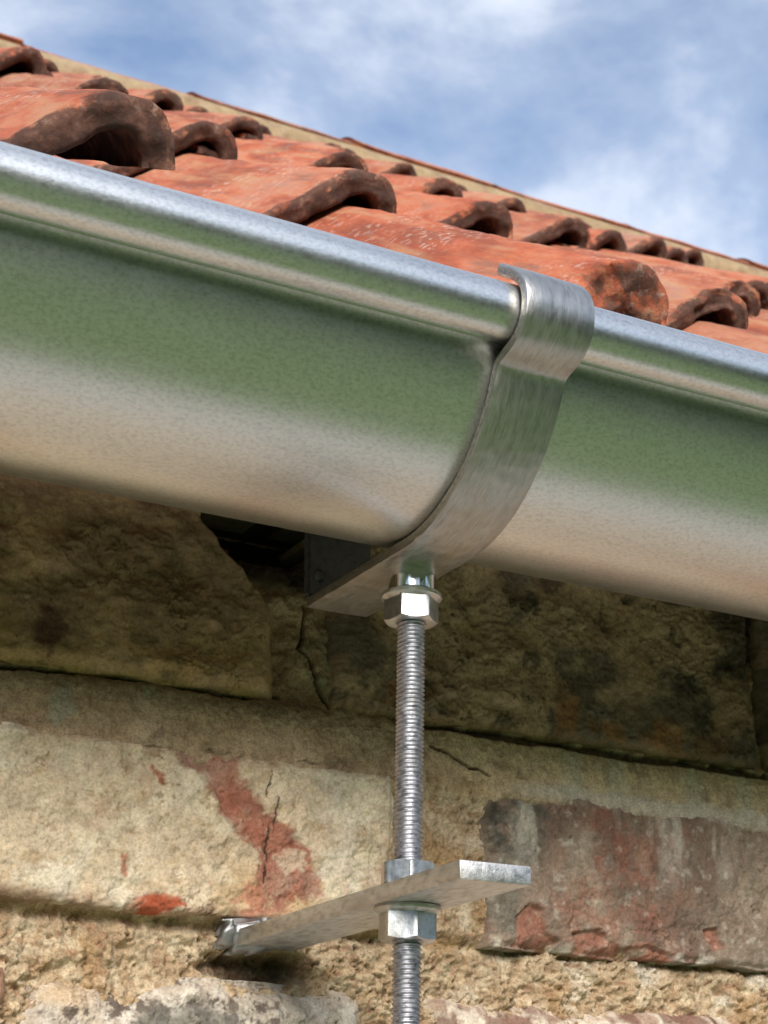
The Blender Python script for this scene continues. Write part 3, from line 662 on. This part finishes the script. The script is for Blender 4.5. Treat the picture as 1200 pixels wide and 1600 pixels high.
def ridge():
    # mortar fillet: a wavy strip leaning over the top course
    xs = np.arange(XL, XR, .012); prof = [(-.112, -.045), (-.108, -.002), (-.100, .010), (-.086, .0200), (-.062, .0235), (.0, .010)]
    n, m = len(xs), len(prof); one = np.zeros(n)
    V = np.zeros((n, m, 3)); C = np.zeros((n, m, 3))
    w = fbm(np.stack([xs, one, one], -1), 7, 4, 301) * .006; w2 = fbm(np.stack([xs, one, one], -1), 22, 3, 302) * .004
    for j, (t, h) in enumerate(prof):
        hh = h + (w2 if 0 < j < 4 else 0) + (w * .6 if j > 1 else 0)
        p = slope_pt(0, T_R + t, 0); 
        V[:, j, 0] = xs; V[:, j, 1] = p[1] - hh * math.sin(TH) * 1.0 + w * .5; V[:, j, 2] = p[2] + hh * math.cos(TH)
    nn = fbm(V, 40, 5, 303, .6)
    C = mix(np.broadcast_to(np.array([0.31, 0.225, 0.13]), nn.shape + (3,)), [0.38, 0.30, 0.19], sstep(-.2, .3, nn)); C = mix(C, [0.22, 0.13, 0.075], sstep(.05, .35, nn) * .7)
    rpart('ridge_mortar', mesh_np('ridge_mortar', V, grid_quads(n, m), M_BED, C))
    # half round ridge tiles
    nL, nA = 14, 18; Lr = .262
    r0 = .098
    def rt(seed):
        s = np.linspace(0, Lr, nL); a = np.linspace(math.radians(41), math.radians(160), nA)
        Sg, Ag = np.meshgrid(s, a, indexing='ij')
        r = r0 + .0022 * sstep(.03, .0, Sg) + .0022 * fbm(np.stack([Sg, Ag * .1, Sg * 0 + seed], -1), 25, 3, seed)
        top = np.stack([Sg, -np.cos(Ag) * r, np.sin(Ag) * r - .062], -1); bot = np.stack([Sg, -np.cos(Ag) * (r - .013), np.sin(Ag) * (r - .013) - .062], -1)
        V = np.concatenate([top.reshape(-1, 3), bot.reshape(-1, 3)]); o = nL * nA
        q = [grid_quads(nL, nA), grid_quads(nL, nA, o, True)]
        idx = np.arange(o).reshape(nL, nA); ring = np.concatenate([idx[:-1, 0], idx[-1, :-1], idx[:0:-1, -1], idx[0, :0:-1]]); rn = np.roll(ring, -1)
        q.append(np.stack([ring, rn, rn + o, ring + o], -1))
        return mesh_np('ridge_tile', V, np.concatenate(q), M_TILE, extra={'soot': np.full(len(V), .12)})
    ms = [rt(k) for k in range(4)]
    p = slope_pt(0, T_R, 0); x = XL; rg = random.Random(3)
    while x < XR - Lr:
        rpart('ridge_tile', ms[rg.randrange(4)], Matrix.Translation((x, p[1] + .012 + rg.gauss(0, .003), p[2] + RIDGE_H + rg.gauss(0, .003))) @ Matrix.Rotation(rg.gauss(0, .006), 4, 'Y'))
        x += Lr + .004
RIDGE_H = -0.016
ridge()

# ------------------------------------------------------------------ gutter
GY, GZC, GR = -.021, .1745, .0612           # axis and outer radius
BY, BZ, BRY, BRZ = -.0867, .1682, .0089, .0099           # rolled bead on the front edge
gut = thing('gutter', 'galvanised half round steel gutter with rolled front bead under the tiles', 'gutter', (0, GY, GZC))
def gpart(name, me, parent=gut):
    o = obj(name, me, parent); o.matrix_parent_inverse = Matrix.Translation(-gut.location); return o
def lathe_x(name, path, xs, wav, mat, thick=None):
    path = np.array(path); n = len(path); m = len(xs)
    V = np.zeros((m, n, 3)); V[..., 0] = xs[:, None]
    w = np.stack([fbm(np.stack([xs, xs * 0 + j, xs * 0], -1), 6, 3, 400 + j) for j in (0, 1)], -1) * wav
    V[..., 1] = path[None, :, 0] + w[:, None, 0]; V[..., 2] = path[None, :, 1] + w[:, None, 1]
    return mesh_np(name, V, grid_quads(m, n), mat)
gx = np.linspace(-1.6, 3.2, 400)
ang = np.linspace(math.radians(180), math.radians(372), 72)
outer = [(GY + math.cos(a) * GR, GZC + math.sin(a) * GR) for a in ang if a > math.radians(197)]
FL = math.radians(197)                        # above this the front wall flares straight up into the bead
outer = [(GY + math.cos(FL) * GR - .0115 * math.tan(math.radians(17)) * k, GZC + math.sin(FL) * GR + .0115 * k) for k in (1, .75, .5, .25)] + outer
inner = [(y + .0009 * math.cos(math.atan2(GZC - z, GY - y)), z + .0009 * math.sin(math.atan2(GZC - z, GY - y))) for y, z in outer[::-1]]
gpart('trough', lathe_x('trough', outer + inner + [outer[0]], gx, .0003, M_GUTTER))
bead = [(BY + math.cos(a) * BRY, BZ + math.sin(a) * BRZ) for a in np.linspace(math.radians(-60), math.radians(318), 60)]
gpart('rolled_bead', lathe_x('rolled_bead', bead, gx, .0003, M_GUTTER))

# ------------------------------------------------------------------ bracket with rod, nuts and wall bar
br = thing('gutter_bracket', 'galvanised rise and fall bracket with threaded rod clasping the gutter', 'bracket', (0, .105, -.0035))
def bpart(name, me, parent=None):
    o = obj(name, me, parent or br)
    o.matrix_parent_inverse = Matrix.Translation(-br.location) if parent is None else Matrix.Identity(4)
    return o
def smooth_path(pts, n, it=6):
    pts = np.array(pts, float); d = np.r_[0, np.cumsum(np.hypot(*np.diff(pts, axis=0).T))]; s = np.linspace(0, d[-1], n)
    p = np.stack([np.interp(s, d, pts[:, 0]), np.interp(s, d, pts[:, 1])], -1)
    for _ in range(it): p[1:-1] = (p[:-2] + 2 * p[1:-1] + p[2:]) / 4
    return p, s
def strap():
    ry, rz = BRY + .0013, BRZ + .0013
    pts = [(-.0826, .1838), (-.0862, .1812)]
    for a in np.linspace(math.radians(125), math.radians(262), 20): pts.append((BY + math.cos(a) * ry, BZ + math.sin(a) * rz))
    pts += [(-.0818, .1560), (-.0780, .1533)]
    for a in np.linspace(math.radians(203), math.radians(268), 30): pts.append((GY + math.cos(a) * (GR + .0006), GZC + math.sin(a) * (GR + .0006)))
    pts += [(-.010, .1127), (.02, .1128), (.040, .1130), (.0512, .1131)]
    p, s = smooth_path(pts, 190, 24)
    dn = np.gradient(p, axis=0); dn /= np.hypot(*dn.T)[:, None]; nrm = np.stack([dn[:, 1], -dn[:, 0]], -1)   # away from the gutter
    # orient the normals outward
    if np.dot(nrm[100], p[100] - np.array([GY, GZC])) < 0: nrm = -nrm
    n = len(p); T = .0040; hw = .0130
    # cross-section with eased edges: (x, out)
    e = .0008
    sec = [(-hw, e), (-hw, T - e), (-hw + e * .3, T - e * .3), (-hw + e, T), (-hw * .5, T + .0001), (0, T + .0002), (hw * .5, T + .0001), (hw - e, T), (hw - e * .3, T - e * .3), (hw, T - e), (hw, e), (hw - e, 0), (-hw + e, 0)]
    sec = np.array(sec); m = len(sec)
    V = np.zeros((n, m, 3)); UV = np.zeros((n, m, 2))
    wob = fbm(np.stack([s * 1, s * 0, s * 0], -1), 60, 3, 500) * .0003
    taper = np.ones(n)
    for j in range(m):
        V[:, j, 0] = sec[j, 0] * taper + wob * (1 if sec[j, 0] < 0 else -.6)
        V[:, j, 1] = p[:, 0] + nrm[:, 0] * sec[j, 1]; V[:, j, 2] = p[:, 1] + nrm[:, 1] * sec[j, 1]
        UV[:, j, 0] = s; UV[:, j, 1] = sec[j, 0] + .1
    V += (fbm(V, 260, 3, 501) * .00018)[..., None]
    loop = np.concatenate([np.arange(m), [0]])
    i = np.arange(n - 1)[:, None] * m
    q = np.stack([i + loop[:-1], i + loop[1:], i + m + loop[1:], i + m + loop[:-1]], -1).reshape(-1, 4)
    V2 = V.reshape(-1, 3)
    # end caps as fans
    tr = []
    vv = list(map(tuple, V2)); uvs = list(map(tuple, UV.reshape(-1, 2)))
    for base, fl in ((0, True), ((n - 1) * m, False)):
        c = V2[base:base + m].mean(0); ci = len(vv); vv.append(tuple(c)); uvs.append((0, .1))
        for k in range(m):
            a_, b_ = base + k, base + (k + 1) % m
            tr.append((ci, b_, a_) if fl else (ci, a_, b_))
    me = mesh_np('strap', np.array(vv), q, M_STRAP, uv=np.array(uvs), tris=tr)
    me.materials.append(M_EDGE)
    mi = np.zeros(len(me.polygons), np.int32); jj = np.tile(np.arange(m), n - 1); mi[:len(jj)][(jj == 0) | (jj == 9)] = 1; mi[len(jj):] = 1
    me.polygons.foreach_set('material_index', mi); me.set_sharp_from_angle(angle=math.radians(40))
    return bpart('strap', me)
strap_o = strap()
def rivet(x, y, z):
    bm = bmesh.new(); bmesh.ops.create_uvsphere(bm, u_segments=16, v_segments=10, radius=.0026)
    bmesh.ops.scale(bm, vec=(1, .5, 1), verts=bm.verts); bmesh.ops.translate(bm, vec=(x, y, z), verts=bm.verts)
    bpart('rivet', bm_mesh('rivet', bm, M_DULL_SHADE, True))
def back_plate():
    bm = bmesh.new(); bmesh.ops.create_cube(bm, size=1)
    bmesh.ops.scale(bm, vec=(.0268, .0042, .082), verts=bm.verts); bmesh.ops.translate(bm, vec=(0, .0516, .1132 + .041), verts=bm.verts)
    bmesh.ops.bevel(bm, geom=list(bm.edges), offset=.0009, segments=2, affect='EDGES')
    return bpart('back_plate', bm_mesh('back_plate', bm, M_DULL_SHADE, True, math.radians(35)))
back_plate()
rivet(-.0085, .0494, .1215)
TILT = Matrix.Rotation(.0195, 4, 'Y')
def rodx(z): return .0195 * z + .0003
def threaded(name, z0, z1, r=.00495, pitch=.0015, depth=.00075):
    nz = int((z1 - z0) / .00025); na = 28
    z = np.linspace(z0, z1, nz); a = np.arange(na + 1) / na * 2 * math.pi
    Zg, Ag = np.meshgrid(z, a, indexing='ij')
    ph = (Zg / pitch - Ag / (2 * math.pi)) % 1.0
    tri = np.clip(np.abs(ph * 2 - 1) * 1.35 - .12, 0, 1)
    R = r - depth * tri + .00018 * fbm(np.stack([Zg, np.cos(Ag) * .005, np.sin(Ag) * .005], -1), 700, 3, 610)
    V = np.stack([np.cos(Ag) * R, np.sin(Ag) * R, Zg], -1); V[:, -1] = V[:, 0]
    n0 = V.reshape(-1, 3); c = np.array([[0, 0, z0], [0, 0, z1]]); k = np.arange(na); o = len(n0)
    tr = np.concatenate([np.stack([np.full(na, o), k + 1, k], -1), np.stack([np.full(na, o + 1), (nz - 1) * (na + 1) + k, (nz - 1) * (na + 1) + k + 1], -1)])
    return mesh_np(name, np.concatenate([n0, c]), grid_quads(nz, na + 1), M_ROD, tris=tr)
rod = bpart('threaded_rod', threaded('threaded_rod', -.135, .104)); rod.matrix_basis = Matrix.Translation((.0003, 0, 0)) @ TILT
def revolve(rings, na=48, hexy=None):
    """rings: list of (radius or ('h', flat radius), z)"""
    a = np.arange(na) / na * 2 * math.pi
    V = []
    for rr, zz in rings:
        V.append(np.stack([np.cos(a) * rr(a), np.sin(a) * rr(a), zz(a)], -1))
    V = np.array(V); m = len(V); i = np.arange(m - 1)[:, None] * na; k = np.arange(na); kn = (k + 1) % na
    q = np.stack([i + k, i + kn, i + na + kn, i + na + k], -1).reshape(-1, 4)
    return V.reshape(-1, 3), q
def cst(c): return lambda a: np.full(a.shape, float(c))
def hexr(af, rot): return lambda a: af / 2 / np.cos((a - rot + math.pi / 6) % (math.pi / 3) - math.pi / 6)
def hex_nut(name, z0, z1, af=.0168, rot=0.0, flange=None, hole=.0047):
    """hexagon with turned chamfers; flange=(radius, thickness) on its top"""
    na = 72; hr = hexr(af, rot); rc = af / 2 * .985
    ch = lambda s, zc: (lambda a: zc - s * np.maximum(0, hr(a) - rc) * .58)
    top = z1 if flange is None else z1 - flange[1]
    rings = [(cst(hole), cst(z0 + .0004)), (cst(hole + .0006), cst(z0)), (cst(rc - .0004), cst(z0)), (hr, lambda a: z0 + .0001 + np.maximum(0, hr(a) - rc) * .62), (hr, lambda a: np.full(a.shape, z0 + .0016)), (hr, lambda a: np.full(a.shape, (z0 + top) / 2))]
    if flange is None:
        rings += [(hr, lambda a: z1 - .0001 - np.maximum(0, hr(a) - rc) * .62), (cst(rc - .0004), cst(z1)), (cst(hole + .0006), cst(z1)), (cst(hole), cst(z1 - .0004))]
    else:
        fr, ft = flange
        rings += [(hr, cst(top - .0002)), (cst(fr - .0012), cst(top + .0002)), (cst(fr - .0002), cst(top + ft * .35)), (cst(fr), cst(top + ft * .6)), (cst(fr - .0003), cst(z1)), (cst(hole), cst(z1 + .00005))]
    V, q = revolve(rings, na)
    V = V + (fbm(V, 500, 3, 620) * .00010)[:, None]
    me = mesh_np(name, V, q, M_NUT); me.set_sharp_from_angle(angle=math.radians(28))
    return me
def on_rod(name, me, dz=0):
    o = bpart(name, me); o.matrix_basis = Matrix.Translation((.0003, 0, 0)) @ TILT; return o
# boss under the strap
V, q = revolve([(cst(.0078), cst(.1012)), (cst(.0084), cst(.1016)), (cst(.0085), cst(.1022)), (cst(.0085), cst(.1122)), (cst(.0078), cst(.1125))], 48)
me = mesh_np('collar', V, q, M_BRIGHT); me.set_sharp_from_angle(angle=math.radians(35)); on_rod('collar', me)
on_rod('nut', hex_nut('nut', .0905, .1010, rot=math.radians(9), flange=(.0108, .0022)))
on_rod('nut', hex_nut('nut', -.0004, .0076, rot=math.radians(37)))
on_rod('nut', hex_nut('nut', -.0180, -.0068, rot=math.radians(49), flange=(.0112, .0022)))
def bar():
    bm = bmesh.new()
    x0, x1, y0, y1, z0, z1 = -.0117, .0140, -.0525, .150, -.0066, -.0006
    n = 60
    vs_ = [bm.verts.new(c) for c in ((x0, y0, z0), (x1, y0, z0), (x1, y1, z0), (x0, y1, z0), (x0, y0, z1), (x1, y0, z1), (x1, y1, z1), (x0, y1, z1))]
    for f in ((0, 3, 2, 1), (4, 5, 6, 7), (0, 1, 5, 4), (1, 2, 6, 5), (2, 3, 7, 6), (3, 0, 4, 7)): bm.faces.new([vs_[k] for k in f])
    bmesh.ops.subdivide_edges(bm, edges=[e for e in bm.edges if abs(e.verts[0].co.y - e.verts[1].co.y) > .01], cuts=n)
    bmesh.ops.recalc_face_normals(bm, faces=bm.faces)
    sharp = [e for e in bm.edges if len(e.link_faces) == 2 and e.calc_face_angle(0) > 1]
    bmesh.ops.bevel(bm, geom=sharp, offset=.0008, segments=2, affect='EDGES', profile=.6)
    co = np.array([v.co[:] for v in bm.verts]); d = fbm(co, 180, 3, 640) * .00035
    for v, k in zip(bm.verts, d): v.co.x += k; v.co.z += k * .5
    return bm_mesh('wall_bar', bm, M_BAR, True, math.radians(30))
b_ = bpart('wall_bar', bar())
def lead():
    n, m = 60, 40
    a = np.linspace(0, 2 * math.pi, n); c = np.linspace(0, math.pi, m); A, Cg = np.meshgrid(a, c, indexing='ij')
    sx = np.sign(np.cos(A)) * np.abs(np.cos(A)) ** .7; sz = np.sign(np.sin(A)) * np.abs(np.sin(A)) ** .7
    rr = np.sin(Cg) ** .6
    X = -.0035 + sx * .0135 * rr; Z = -.0003 + sz * .0078 * rr; Y = .1145 - np.cos(Cg) * .0095
    V = np.stack([X, Y, Z], -1); q = V.copy()
    k = -np.abs(fbm(q, 120, 3, 650)) * .0075 + .001 + fbm(q, 330, 3, 651) * .0016
    V[..., 0] += k; V[..., 2] += k * .6 + .0015 * fbm(q + 4, 90, 2, 652); V[..., 1] += -.002 * fbm(q + 8, 170, 3, 653)
    V[-1] = V[0]
    return mesh_np('lead_plug', V, grid_quads(n, m), M_LEAD)
bpart('lead_plug', lead())
